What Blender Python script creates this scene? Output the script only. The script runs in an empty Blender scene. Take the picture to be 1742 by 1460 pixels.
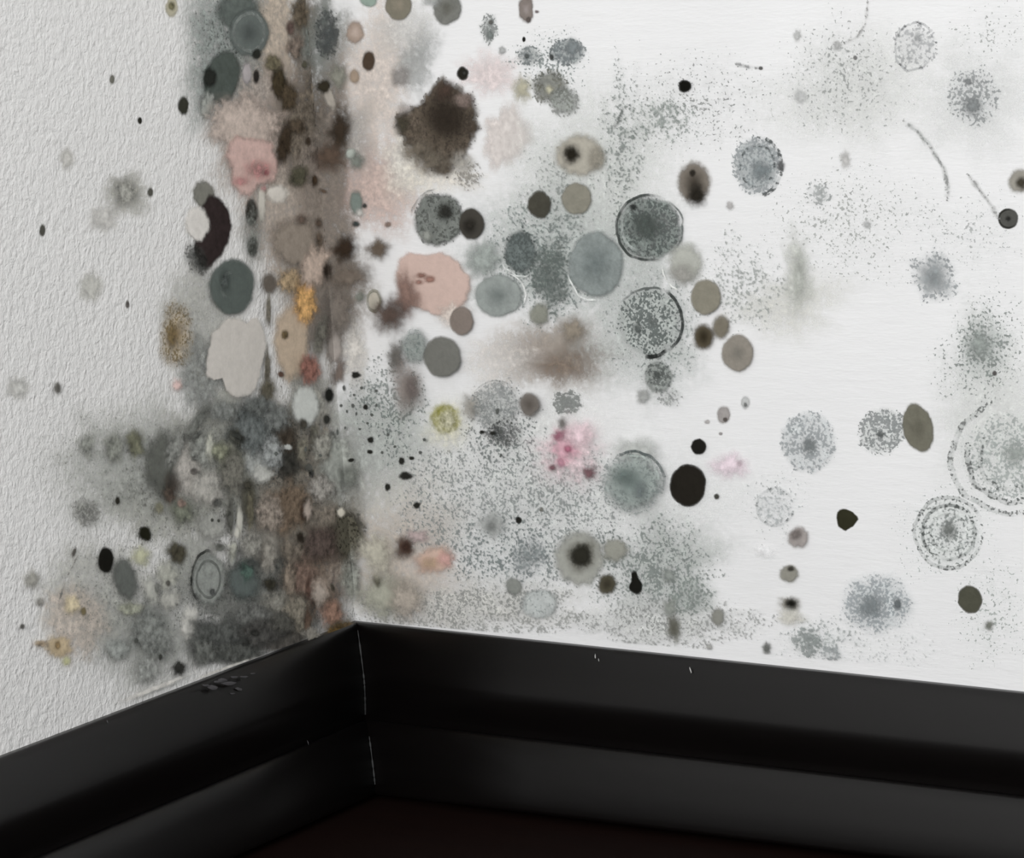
import bpy, math, random
from mathutils import Vector, noise

# ------------------------------------------------------------------ camera
SC = bpy.context.scene
W, H, F = 1742.0, 1460.0, 5000.0
YAW, PITCH, ROLL = math.radians(34.645), math.radians(8.831), math.radians(4.038)
fwd = Vector((-math.sin(YAW)*math.cos(PITCH), math.cos(YAW)*math.cos(PITCH), -math.sin(PITCH)))
rgt = fwd.cross(Vector((0, 0, 1))).normalized()
dwn = fwd.cross(rgt)
cR, sR = math.cos(ROLL), math.sin(ROLL)
rgt, dwn = cR*rgt + sR*dwn, -sR*rgt + cR*dwn
def ray(px, py):
    return rgt*((px-W/2)/F) + dwn*((py-H/2)/F) + fwd
BH = 0.098                                        # height of the baseboards
CAM = Vector((0, 0, BH)) - ray(604, 1056)*1.679
cd = bpy.data.cameras.new('camera'); co = bpy.data.objects.new('camera', cd)
SC.collection.objects.link(co); SC.camera = co
cd.sensor_fit = 'HORIZONTAL'; cd.sensor_width = 36; cd.lens = 36*F/W
cd.clip_start = 0.02
from mathutils import Matrix
M = Matrix((rgt, -dwn, -fwd)).transposed().to_4x4(); M.translation = CAM
co.matrix_world = M

# ------------------------------------------------------------------ world, lights, exposure
wd = bpy.data.worlds.new('world'); SC.world = wd; wd.use_nodes = True
wd.node_tree.nodes['Background'].inputs[0].default_value = (0.93, 0.97, 1.0, 1)
wd.node_tree.nodes['Background'].inputs[1].default_value = 0.60
def area(name, loc, target, size, power, col):
    l = bpy.data.lights.new(name, 'AREA'); l.shape = 'RECTANGLE'; l.size, l.size_y = size
    l.energy = power; l.color = col
    o = bpy.data.objects.new(name, l); SC.collection.objects.link(o); o.location = loc
    o.rotation_euler = (Vector(target)-Vector(loc)).to_track_quat('-Z', 'Y').to_euler()
    return o
area('window_light', (1.25, -2.85, 1.25), (0.1, 0, 0.25), (1.2, 1.3), 65, (1.0, 0.99, 0.985))
vs = SC.view_settings
SC.display_settings.display_device = 'sRGB'
vs.view_transform = 'Standard'; vs.look = 'None'; vs.gamma = 1; vs.use_curve_mapping = False
vs.exposure = 0.0
SC.cycles.transparent_max_bounces = 64

# ------------------------------------------------------------------ helpers
def lin(c):
    return tuple((v/255/12.92 if v/255 <= .04045 else ((v/255+.055)/1.055)**2.4) for v in c)
def obj(name, verts, faces, mat, parent=None, smooth=False, loc=None):
    me = bpy.data.meshes.new(name)
    if loc is not None:
        verts = [(v[0]-loc[0], v[1]-loc[1], v[2]-loc[2]) for v in verts]
    me.from_pydata(verts, [], faces); me.update()
    if mat: me.materials.append(mat)
    o = bpy.data.objects.new(name, me); SC.collection.objects.link(o)
    if loc is not None: o.location = loc
    if parent is not None:
        o.parent = parent
        o.location = Vector(o.location) - Vector(parent.location)
    if smooth: me.shade_smooth()
    return o
def box(x0, x1, y0, y1, z0, z1):
    v = [(x, y, z) for z in (z0, z1) for y in (y0, y1) for x in (x0, x1)]
    return v, [(0, 2, 3, 1), (4, 5, 7, 6), (0, 1, 5, 4), (2, 6, 7, 3), (0, 4, 6, 2), (1, 3, 7, 5)]
def newmat(name):
    m = bpy.data.materials.new(name); m.use_nodes = True
    nt = m.node_tree; b = nt.nodes['Principled BSDF']
    return m, nt, b
def N(nt, t, **k):
    n = nt.nodes.new(t)
    for a, v in k.items():
        if a.startswith('i_'):
            key = a[2:]; n.inputs[int(key) if key.isdigit() else key].default_value = v
        else: setattr(n, a, v)
    return n
def L(nt, a, b): nt.links.new(a, b)
def mathn(nt, op, a, b=None, c=None, clamp=False):
    n = N(nt, 'ShaderNodeMath', operation=op, use_clamp=clamp)
    for i, v in enumerate((a, b, c)):
        if v is None: continue
        if isinstance(v, (int, float)): n.inputs[i].default_value = v
        else: L(nt, v, n.inputs[i])
    return n.outputs[0]

# ------------------------------------------------------------------ materials
def plaster(name, col, scl, stretch, strength, dist, fine):
    m, nt, b = newmat(name)
    geo = N(nt, 'ShaderNodeNewGeometry')
    mp = N(nt, 'ShaderNodeMapping'); L(nt, geo.outputs['Position'], mp.inputs[0])
    mp.inputs['Rotation'].default_value = stretch[0]; mp.inputs['Scale'].default_value = stretch[1]
    n1 = N(nt, 'ShaderNodeTexNoise', i_Scale=scl, i_Detail=3.0, i_Roughness=.55, i_Distortion=.4)
    L(nt, mp.outputs[0], n1.inputs['Vector'])
    n2 = N(nt, 'ShaderNodeTexNoise', i_Scale=fine, i_Detail=2.0); L(nt, mp.outputs[0], n2.inputs['Vector'])
    n3 = N(nt, 'ShaderNodeTexNoise', i_Scale=14.0, i_Detail=3.0); L(nt, geo.outputs['Position'], n3.inputs['Vector'])
    h = mathn(nt, 'ADD', n1.outputs[0], mathn(nt, 'MULTIPLY', n2.outputs[0], .35))
    bp = N(nt, 'ShaderNodeBump', i_Strength=strength, i_Distance=dist); L(nt, h, bp.inputs['Height'])
    L(nt, bp.outputs[0], b.inputs['Normal'])
    cr = N(nt, 'ShaderNodeMix', data_type='RGBA')
    cr.inputs[6].default_value = (*[c*.95 for c in col], 1); cr.inputs[7].default_value = (*[min(.95, c*1.03) for c in col], 1)
    L(nt, n3.outputs[0], cr.inputs[0]); L(nt, cr.outputs[2], b.inputs['Base Color'])
    b.inputs['Roughness'].default_value = .75; b.inputs['Specular IOR Level'].default_value = .25
    return m
M_LEFT = plaster('rough_white_plaster', (.83, .82, .80), 230, ((.5, .3, 0), (1, 1.25, .9)), .85, .0014, 520)
M_RIGHT = plaster('smooth_white_plaster', (.83, .83, .83), 90, ((0, .03, 0), (.5, 1, 2.4)), .30, .0009, 420)

def woodmat(name, c0, c1, rough, axis, spec=.5):
    m, nt, b = newmat(name)
    geo = N(nt, 'ShaderNodeNewGeometry')
    mp = N(nt, 'ShaderNodeMapping'); L(nt, geo.outputs['Position'], mp.inputs[0])
    mp.inputs['Scale'].default_value = axis
    n = N(nt, 'ShaderNodeTexNoise', i_Scale=90.0, i_Detail=4.0, i_Roughness=.6); L(nt, mp.outputs[0], n.inputs['Vector'])
    mx = N(nt, 'ShaderNodeMix', data_type='RGBA'); mx.inputs[6].default_value = (*c0, 1); mx.inputs[7].default_value = (*c1, 1)
    L(nt, n.outputs[0], mx.inputs[0]); L(nt, mx.outputs[2], b.inputs['Base Color'])
    bp = N(nt, 'ShaderNodeBump', i_Strength=.12, i_Distance=.0006); L(nt, n.outputs[0], bp.inputs['Height']); L(nt, bp.outputs[0], b.inputs['Normal'])
    b.inputs['Roughness'].default_value = rough; b.inputs['Specular IOR Level'].default_value = spec
    return m
M_BASE_R = woodmat('dark_stained_board', (.0010, .0006, .0006), (.0032, .0024, .0022), .34, (.12, 1, 1), .40)
M_BASE_L = woodmat('dark_stained_board_side', (.0010, .0006, .0006), (.0032, .0024, .0022), .34, (1, .12, 1), .40)
M_FLOOR = woodmat('dark_red_brown_floor', (.0036, .0013, .0010), (.009, .0036, .0026), .5, (.1, 1, 1), .13)
def plain(name, col, rough=.7):
    m, nt, b = newmat(name); b.inputs['Base Color'].default_value = (*col, 1); b.inputs['Roughness'].default_value = rough
    n = N(nt, 'ShaderNodeTexNoise', i_Scale=300.0); bp = N(nt, 'ShaderNodeBump', i_Strength=.2, i_Distance=.0005)
    L(nt, n.outputs[0], bp.inputs['Height']); L(nt, bp.outputs[0], b.inputs['Normal'])
    return m
M_CAULK = plain('grey_caulk', (.026, .027, .027)); M_FLECK = plain('white_paint', (.45, .45, .43)); M_SMEAR = plain('grey_smear', (.06, .057, .06))

def mouldmat():
    m, nt, b = newmat('mould')
    at = lambda nm: N(nt, 'ShaderNodeAttribute', attribute_name=nm)
    pig, gr, prm = at('pigment'), at('grain'), at('growth')      # growth = (cover, speck, patchiness)
    sep = N(nt, 'ShaderNodeSeparateColor'); L(nt, prm.outputs['Color'], sep.inputs[0])
    cover, speck, pat = sep.outputs[0], sep.outputs[1], sep.outputs[2]
    mott = prm.outputs['Alpha']
    geo = N(nt, 'ShaderNodeNewGeometry')
    nf = N(nt, 'ShaderNodeTexNoise', i_Scale=620.0, i_Detail=1.5, i_Roughness=.6); L(nt, geo.outputs['Position'], nf.inputs['Vector'])
    nm = N(nt, 'ShaderNodeTexNoise', i_Scale=150.0, i_Detail=3.0, i_Roughness=.6); L(nt, geo.outputs['Position'], nm.inputs['Vector'])
    nb = N(nt, 'ShaderNodeTexNoise', i_Scale=260.0, i_Detail=3.0, i_Roughness=.65)
    mp = N(nt, 'ShaderNodeMapping'); mp.inputs['Location'].default_value = (3.1, 1.7, .4)
    L(nt, geo.outputs['Position'], mp.inputs[0]); L(nt, mp.outputs[0], nb.inputs['Vector'])
    def sstep(x, lo, hi):
        n = N(nt, 'ShaderNodeMapRange', interpolation_type='SMOOTHSTEP')
        for k, v in ((0, x), (1, lo), (2, hi)):
            if isinstance(v, (int, float)): n.inputs[k].default_value = v
            else: L(nt, v, n.inputs[k])
        return n.outputs[0]
    pn = sstep(nm.outputs[0], .34, .62)
    thr = mathn(nt, 'SUBTRACT', .80, mathn(nt, 'MULTIPLY', mathn(nt, 'MULTIPLY', speck, mathn(nt, 'ADD', .72, mathn(nt, 'MULTIPLY', pn, .42))), .6))
    spk = sstep(nf.outputs[0], mathn(nt, 'SUBTRACT', thr, .05), mathn(nt, 'ADD', thr, .07))
    cov = mathn(nt, 'MULTIPLY', cover, mathn(nt, 'SUBTRACT', 1.0, mathn(nt, 'MULTIPLY', pat, mathn(nt, 'SUBTRACT', 1.0, pn))))
    rag = mathn(nt, 'MULTIPLY', mathn(nt, 'MULTIPLY', cov, mathn(nt, 'SUBTRACT', 1.0, cov)), mathn(nt, 'MULTIPLY', mathn(nt, 'SUBTRACT', nb.outputs[0], .5), 5.0))
    cov = mathn(nt, 'ADD', cov, rag, clamp=True)
    alpha = mathn(nt, 'MAXIMUM', cov, mathn(nt, 'MULTIPLY', spk, .6), clamp=True)
    mx = N(nt, 'ShaderNodeMix', data_type='RGBA'); L(nt, spk, mx.inputs[0]); L(nt, pig.outputs['Color'], mx.inputs[6]); L(nt, gr.outputs['Color'], mx.inputs[7])
    k = mathn(nt, 'ADD', 1.0, mathn(nt, 'MULTIPLY', mott, mathn(nt, 'MULTIPLY', mathn(nt, 'SUBTRACT', nb.outputs[0], .5), 3.8)))
    k = mathn(nt, 'MAXIMUM', k, .15)
    vm = N(nt, 'ShaderNodeVectorMath', operation='SCALE'); L(nt, mx.outputs[2], vm.inputs[0]); L(nt, k, vm.inputs['Scale'])
    L(nt, vm.outputs[0], b.inputs['Base Color']); L(nt, alpha, b.inputs['Alpha'])
    b.inputs['Roughness'].default_value = .95; b.inputs['Specular IOR Level'].default_value = .05
    bp = N(nt, 'ShaderNodeBump', i_Strength=.35, i_Distance=.0006); L(nt, nb.outputs[0], bp.inputs['Height']); L(nt, bp.outputs[0], b.inputs['Normal'])
    return m
M_MOULD = mouldmat()

# ------------------------------------------------------------------ the setting
def struct(o): o['kind'] = 'structure'; return o
wr = struct(obj('wall_right', *box(-.12, 2.6, 0, .12, -.05, 2.4), M_RIGHT)); wr['label'] = 'smooth white plaster wall spotted with round mould colonies'
wl = struct(obj('wall_left', *box(-.12, 0, -2.6, 0, -.05, 2.4), M_LEFT)); wl['label'] = 'rough white plaster wall with grainy brushed texture'
fl = struct(obj('floor', *box(-.12, 2.6, -2.6, .12, -.06, 0), M_FLOOR)); fl['label'] = 'dark red-brown floor below the black baseboards'

def bez(p0, p1, p2, n):
    return [tuple((1-t)**2*a+2*t*(1-t)*b+t*t*c for a, b, c in zip(p0, p1, p2)) for t in [k/n for k in range(n+1)]]
BOARD = ([(0, BH), (.0030, BH)] + bez((.0040, BH-.0003), (.0068, BH-.002), (.0128, .0735), 6) + bez((.0136, .0702), (.0142, .0675), (.0138, .0635), 4)
         + bez((.0130, .0590), (.0112, .0520), (.0093, .0460), 4) + [(.0093, .002), (0, .002)])
SHOE = ([(.0093, .0430)] + bez((.0110, .0430), (.0150, .0400), (.0180, .0290), 6) + bez((.0200, .0220), (.0222, .0130), (.0226, .0062), 4)
        + [(.0224, .0046), (.0210, .0034), (.0093, .0032)])
def extrude(profile, side, length, tilt):
    vs_, fs = [], []
    n = len(profile)
    K = 24
    for k in range(K+1):
        t = k/K
        for d, z in profile:
            u = d + (length-d)*t                    # mitred at the corner
            zz = z + tilt*u*min(1, z/BH)
            vs_.append((u, -d, zz) if side == 'r' else (d, -u, zz))
    for k in range(K):
        for i in range(n):
            j = (i+1) % n
            q = (k*n+i, k*n+j, (k+1)*n+j, (k+1)*n+i)
            fs.append(q if side == 'l' else q[::-1])
    fs.append(tuple(range(n)) if side == 'r' else tuple(range(n))[::-1])
    e = tuple(K*n+i for i in range(n)); fs.append(e[::-1] if side == 'r' else e)
    return vs_, fs
TR, TL = -.0195, -.0097
br = struct(obj('baseboard_right', *extrude(BOARD, 'r', 2.55, TR), M_BASE_R, smooth=True)); br['label'] = 'near-black moulded baseboard under the smooth speckled wall'
bl = struct(obj('baseboard_left', *extrude(BOARD, 'l', 2.55, TL), M_BASE_L, smooth=True)); bl['label'] = 'near-black moulded baseboard under the rough plaster wall'
obj('shoe_moulding', *extrude(SHOE, 'r', 2.55, TR), M_BASE_R, br, True)
obj('shoe_moulding', *extrude(SHOE, 'l', 2.55, TL), M_BASE_L, bl, True)
# thin bead of caulk in the mitre between the two boards
def bead(profile, r0, r1, parent):
    vs_, fs = [], []
    rnd = random.Random(4)
    for i, (d, z) in enumerate(profile):
        w = r0 + (r1-r0)*rnd.random()
        for k in range(5):
            a = math.pi*(k/4) - math.pi/4
            vs_.append((d + w*math.cos(a)*.9 + .0003, -d - w*math.sin(a)*.9 - .0003, z))
    for i in range(len(profile)-1):
        for k in range(4):
            fs.append((i*5+k, i*5+k+1, i*5+k+6, i*5+k+5))
    return obj('caulk_bead', vs_, fs, M_CAULK, parent, True)
def dense(p, m=5):
    out = []
    for a, b in zip(p, p[1:]):
        out += [(a[0]+(b[0]-a[0])*k/m, a[1]+(b[1]-a[1])*k/m) for k in range(m)]
    return out+[p[-1]]
c = bead(dense(BOARD[4:19], 3), .0002, .0007, br); c['label'] = 'pale cracked caulk line down the mitre'
c = bead(dense(SHOE[5:12]), .0002, .0007, br); c['label'] = 'pale cracked caulk line down the mitre'

# ------------------------------------------------------------------ mould on the walls
def wall_of(px, py):
    d = ray(px, py); t = -CAM.y/d.y; x = CAM.x + d.x*t
    return 'R' if x >= 0 else 'L'
def at(px, py, h, clip=None):
    """the point of the two walls seen at that place, h metres proud of the plaster"""
    d = ray(px, py); p = CAM + d*((-h-CAM.y)/d.y)
    if p.x < h: p = CAM + d*((h-CAM.x)/d.x)
    if clip == 'R' and p.y < -h-1e-6 or clip == 'L' and p.x > h+1e-6:      # ends in the corner
        p.x, p.y = h, -h
    p.z = max(p.z, BH+.0004)
    return p
def daylight(p, wall):
    """how much light reaches a place of the plaster, to turn a colour seen in the photograph into a pigment"""
    up = min(1, max(0, (p.z-.10)/.35))
    if wall == 'R': return .80+.17*up
    return .66 if p.y < -.21 else .57+.08*up
def pigment(c, lit):
    m_ = sum(c)/3; s_ = .88 if c[0] >= max(c[1], c[2]) else .62
    c = tuple(m_+(v-m_)*s_ for v in c)
    return tuple(min(.93, max(.002, v/lit)) for v in lin(c))
LAYER = [0]
STACK = []
DOME = .0003
def sm(a, b, x):
    t = min(1, max(0, (x-a)/(b-a))) if b != a else float(x > a)
    return t*t*(3-2*t)
def disc(name, cx, cy, rx, ry, col, parent=None, a=1., soft=.72, sp=(0, 0), g=None, mid=None, irr=.06, lob=1.6, pat=0., mott=.12,
         th=.5, rot=0., poly=None, arc=None, inner=0., bump=0., clip=None):
    blur = soft <= .3 and not inner and not poly
    if blur:
        R_ = max(rx, ry)
        gk = 1.26 if rx+ry > 26 else 1.12
        rx *= gk; ry *= gk; irr = max(irr, .2 if R_ > 12 else .1) if name not in ('core', 'fleck') else irr; lob = max(lob, 1.9); mott = max(mott, (.7 if sum(col) < 400 else .3) if wall_of(cx, cy) == 'L' else .22)
    LAYER[0] += 1
    seed = LAYER[0]*7.31
    below = 0.
    for (sx, sy, ax, ay, top) in STACK:                     # grow on top of whatever lies there already
        if top > below and ((cx-sx)/(rx+ax))**2 + ((cy-sy)/(ry+ay))**2 < 1: below = top
    h0 = below + .00003
    STACK.append((cx, cy, rx, ry, h0 + th*DOME*(1 if not bump else 1.6)))
    R = max(rx, ry)
    ns = int(min(64, max(18, R*1.15))); nr = int(min(26, max(4, R/2.6)))
    wall = clip or wall_of(cx, cy)
    if sp[0] and wall == 'R' and g: g = tuple(min(225, v+14) for v in g)
    lit = daylight(at(cx, cy, 0), wall)
    pc = pigment(col, lit); pg = pigment(g if g else tuple(v*.55 for v in col), lit)
    pm = pigment(mid[0], lit) if mid else None
    cr_, sr_ = math.cos(math.radians(rot)), math.sin(math.radians(rot))
    def rim(th_):
        if poly:
            n = len(poly); best = 1e9
            dx, dy = math.cos(th_), math.sin(th_); out = 0
            for i in range(n):
                (x1, y1), (x2, y2) = poly[i], poly[(i+1) % n]
                x1 -= cx; x2 -= cx; y1 -= cy; y2 -= cy
                den = dx*(y2-y1)-dy*(x2-x1)
                if abs(den) < 1e-9: continue
                s = (x1*(y2-y1)-y1*(x2-x1))/den; q = (x1*dy-y1*dx)/den
                if s > 0 and -1e-6 <= q <= 1.000001: out = max(out, s)
            nz = noise.noise((math.cos(th_)*lob*3, math.sin(th_)*lob*3, seed))
            return out*(1+irr*nz)
        nz = noise.noise((math.cos(th_)*lob, math.sin(th_)*lob, seed)) + .5*noise.noise((math.cos(th_)*lob*2.7, math.sin(th_)*lob*2.7, seed+9))
        return 1+irr*1.6*nz
    if arc: angs = [math.radians(arc[0]+(arc[1]-arc[0])*k/ns) for k in range(ns+1)]
    else: angs = [2*math.pi*k/ns for k in range(ns)]
    ring = bool(inner)
    verts, faces, pig, gra, gro, hts = [], [], [], [], [], []
    def put(rho, th_, rr):
        ex, ey = math.cos(th_)*rho*rr, math.sin(th_)*rho*rr
        if not poly: ex *= rx; ey *= ry
        px, py = cx+ex*cr_-ey*sr_, cy+ex*sr_+ey*cr_
        k = 1-((rho-inner)/(1-inner)*2-1)**2 if ring else 1-rho**2
        hh = h0 + th*DOME*k
        if bump: hh += bump*.0003*k*(.5+.5*noise.noise((px*.06, py*.06, seed)))
        verts.append(at(px, py, hh, clip)); hts.append(hh)
        if ring:
            cv = a*sm(0, .45, k)
            if arc:
                q = (th_-angs[0])/(angs[-1]-angs[0]); cv *= sm(0, .2, q)*sm(0, .2, 1-q)
            d = sp[0]
        else:
            cv = a*((1-sm(soft*(1.3 if wall == 'L' else .4), 1, rho))**1.15 if blur else (1-sm(soft, 1, rho))**1.25); d = sp[0]+(sp[1]-sp[0])*rho
            d *= 1-(sm(.66, 1, rho)*.9 if soft < .45 else sm(.84, 1, rho)*.8)
        cc = pc
        if pm:
            q = sm(0, mid[1], rho); cc = tuple(m_*(1-q)+c_*q for m_, c_ in zip(pm, pc))
        pig.append((*cc, 1)); gra.append((*pg, 1)); gro.append((cv, d, pat, mott))
    if not ring:
        put(0, 0, 1)
    rhos = [inner+(1-inner)*k/6 for k in range(7)] if ring else [(k+1)/nr for k in range(nr)]
    rims = [rim(t) for t in angs]
    for rho in rhos:
        for t, rr in zip(angs, rims): put(rho, t, rr)
    m = len(angs); off = 0 if ring else 1
    wrap = m if not arc else m-1
    if not ring:
        for k in range(wrap): faces.append((0, 1+(k+1) % m, 1+k))
    for i in range(len(rhos)-1):
        for k in range(wrap):
            p, q = off+i*m+k, off+i*m+(k+1) % m
            faces.append((p, q, q+m, p+m))
    if not clip:                                            # where it turns the corner, put an edge of the mesh in the corner
        sd = [max(0, v.x-h) if v.y > -h-8e-6 else v.y+h for v, h in zip(verts, hts)]
        if min(sd) < 0 < max(sd):
            for f in faces:
                for i, j in zip(f, f[1:]+f[:1]):
                    if sd[i]*sd[j] < 0:
                        n = i if abs(sd[i]) < abs(sd[j]) else j
                        t = sd[i]/(sd[i]-sd[j]); z = verts[i].z+(verts[j].z-verts[i].z)*t
                        verts[n] = Vector((hts[n], -hts[n], z)); sd[n] = 0
    loc = at(cx, cy, 0, clip)
    o = obj(name, verts, faces, M_MOULD, parent, True, loc)
    me = o.data
    for nm, data in (('pigment', pig), ('grain', gra), ('growth', gro)):
        at_ = me.color_attributes.new(nm, 'FLOAT_COLOR', 'POINT')
        at_.data.foreach_set('color', [v for c4 in data for v in c4])
    return o
THINGS = []
def A(cx, cy, rx, ry, col, desc, lm=None, name='mould_colony', cat='mould', cores=(), rings=(), group=None, label=None, **k):
    o = disc(name, cx, cy, rx, ry, col, **k)
    for (rho, w, c_, a_, *ar) in rings:
        r = disc('ring', cx, cy, rx*(rho+w/2), ry*(rho+w/2), c_, o, a=a_, arc=ar[:2] if ar else None, inner=(rho-w/2)/(rho+w/2), irr=k.get('irr', .03), th=.15, rot=k.get('rot', 0), sp=(ar[2] if len(ar) > 2 else 0, 0), pat=.5)
    for (dx, dy, crx, cry, c_, *s) in cores:
        q = disc('core' if crx*cry > 60 else 'fleck', cx+dx, cy+dy, crx, cry, c_, o, soft=s[0] if s else .4, th=.4, a=s[1] if len(s) > 1 else 1, irr=.1)
    THINGS.append(dict(o=o, cx=cx, cy=cy, desc=desc, lm=lm, group=group, cat=cat, label=label, wall=k.get('clip') or wall_of(cx, cy), r=(rx+ry)/2))
    return o
def crosses(cx, cy, rx, ry):
    e = [wall_of(cx+1.35*rx*math.cos(t), cy+1.35*ry*math.sin(t)) for t in [k*math.pi/8 for k in range(16)]]
    return len(set(e)) > 1
def halves(f, cx, cy, rx, ry, col, desc, lm, k):
    w = wall_of(cx, cy); v = 'L' if w == 'R' else 'R'
    f(cx, cy, rx, ry, col, desc, lm, clip=w, **dict(k))
    return f(cx, cy, rx, ry, col, desc+(' turning onto the smooth wall' if v == 'R' else ' turning onto the rough wall'), None, clip=v, **dict(k))
def film(cx, cy, rx, ry, col, desc, lm=None, **k):
    if not k.get('clip') and crosses(cx, cy, rx, ry): return halves(film, cx, cy, rx, ry, col, desc, lm, k)
    k.setdefault('soft', .3); k.setdefault('irr', .25); k.setdefault('th', 0); k.setdefault('pat', .25)
    k.setdefault('mott', (.6 if sum(col) < 400 else .3) if wall_of(cx, cy) == 'L' else .15)
    o = A(cx, cy, rx, ry, col, desc, lm, name=k.pop('name', 'mould_film'), **k); o['kind'] = 'stuff'; return o
def speckle(cx, cy, rx, ry, col, d, desc, lm=None, **k):
    if not k.get('clip') and crosses(cx, cy, rx, ry):
        return halves(lambda x, y, a_, b_, c_, s_, l_, **o_: speckle(x, y, a_, b_, c_, d, s_, l_, **o_), cx, cy, rx, ry, col, desc, lm, k)
    k.setdefault('soft', .1); k.setdefault('irr', .2); k.setdefault('th', 0); k.setdefault('a', .10); k.setdefault('pat', .6)
    d1 = k.pop('d1', d*.35)
    if wall_of(cx, cy) == 'R': col = tuple(min(215, v+8) for v in col)
    o = A(cx, cy, rx, ry, tuple(min(255, v+45) for v in col), desc, lm, name='mould_speckle', sp=(d, d1), g=col, **k); o['kind'] = 'stuff'; return o

# ---- hazes and speckled fields (nobody could count their spores)
film(395, 90, 78, 150, (126,134,128), 'grey-green haze band', 'the grey-green haze at the top of the rough wall', a=.8, irr=.12)
film(470, 60, 34, 110, (168,155,140), 'tan haze stripe', a=.95, soft=.3)
film(520, 55, 26, 100, (128,118,104), 'brown-grey haze stripe', a=.9)
film(555, 70, 48, 110, (128,134,126), 'grey-green haze stripe', a=.85)
film(470, 230, 110, 130, (158,147,138), 'pinkish tan haze', a=.85, mott=.25)
film(535, 235, 85, 115, (104,95,83), 'dark brown haze', 'the dark brown haze in the wall corner', a=.95, soft=.3)
film(520, 360, 105, 130, (158,147,136), 'warm grey haze', a=.9, soft=.3)
film(565, 500, 75, 110, (140,131,121), 'brown-grey haze', a=.85)
film(640, 150, 70, 150, (218,206,196), 'pale peach haze', a=.8, pat=.2)
film(640, 320, 78, 85, (205,182,172), 'salmon pink haze', 'the salmon pink haze', a=.9, pat=.15)
film(600, 235, 40, 70, (190,186,180), 'pale grey haze', a=.6)
film(835, 130, 55, 42, (228,214,212), 'pale pink haze', a=.8, pat=.1, irr=.3)
film(858, 235, 52, 66, (218,209,204), 'pale pink patch', 'the pale pink patch', a=.9, soft=.5, pat=.05)
film(705, 100, 48, 62, (170,173,170), 'grey-green haze', a=.8)
film(690, 50, 60, 60, (215,214,210), 'pale grey haze', a=.6)
film(385, 790, 150, 150, (143,143,135), 'grey-green haze', 'the large grey-green haze of the rough wall', a=.92, soft=.45, pat=.2, mott=.45)
film(270, 850, 90, 70, (158,158,150), 'pale grey-green haze', a=.8)
film(560, 400, 60, 330, (140,130,120), 'tall brown-grey haze down the corner', a=.75, soft=.4)
film(590, 840, 40, 130, (128,124,112), 'olive-grey haze', a=.8, soft=.4)
film(520, 700, 60, 90, (132,130,122), 'grey haze', a=.85, soft=.4)
film(330, 960, 80, 70, (150,151,142), 'grey haze', a=.85, soft=.4)
film(690, 270, 50, 70, (232,229,219), 'cream margin', a=.8)
film(230, 790, 150, 110, (158,160,152), 'faint grey-green haze', a=.7, soft=.1)
film(510, 860, 100, 190, (122,115,104), 'brown-grey haze', a=.95, soft=.5, mott=.55)
film(440, 1020, 120, 100, (106,107,100), 'dark grey-green haze', 'the dark grey-green haze along the baseboard', a=.95, soft=.5, mott=.4)
film(545, 980, 75, 110, (112,98,86), 'brown haze', a=.9, soft=.4)
film(250, 1080, 130, 95, (142,144,136), 'grey-green haze', a=.75, soft=.1)
film(150, 1010, 90, 90, (172,172,165), 'faint grey haze', a=.6)
film(130, 1050, 60, 60, (190,178,166), 'faint yellowish haze', a=.7)
film(340, 560, 70, 120, (160,160,154), 'faint grey haze', a=.7)
film(345, 640, 40, 70, (128,131,126), 'grey haze streak', a=.8)
film(215, 330, 40, 40, (158,157,150), 'faint grey haze', a=.7)
film(600, 780, 50, 120, (165,166,158), 'grey-green haze', a=.7)
film(950, 600, 105, 70, (160,149,138), 'soft grey-brown haze', 'the soft grey-brown smudge', a=.95, soft=.25, pat=.1)
film(965, 622, 62, 36, (132,116,102), 'brown smudge', a=.8, soft=.1, pat=.1)
film(690, 860, 100, 90, (205,201,192), 'cream haze', a=.6)
film(690, 960, 110, 110, (196,184,172), 'cream and tan haze', a=.75)
film(850, 610, 80, 60, (215,210,204), 'pale warm haze', a=.6)
film(1330, 520, 130, 60, (214,214,207), 'pale greenish haze', a=.6)
film(1450, 160, 170, 120, (224,226,221), 'very faint green haze', a=.6)
film(1000, 330, 160, 200, (212,216,210), 'faint green-grey haze', a=.75)
film(1000, 900, 300, 150, (216,219,216), 'faint green-grey haze', a=.55)
film(860, 780, 220, 150, (219,221,217), 'faint grey haze', a=.55)
film(960, 440, 190, 120, (196,203,198), 'faint blue-green haze', a=.8)
film(1100, 560, 110, 130, (192,198,193), 'faint green-grey haze', a=.8)
film(1690, 700, 110, 170, (214,217,212), 'faint green haze', a=.7)
film(1660, 170, 110, 110, (222,224,221), 'faint grey-green haze', a=.6)
film(655, 745, 95, 105, (184,190,183), 'green-grey haze', a=.8)
film(1130, 960, 110, 100, (182,188,182), 'green-grey haze', a=.75)

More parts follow.
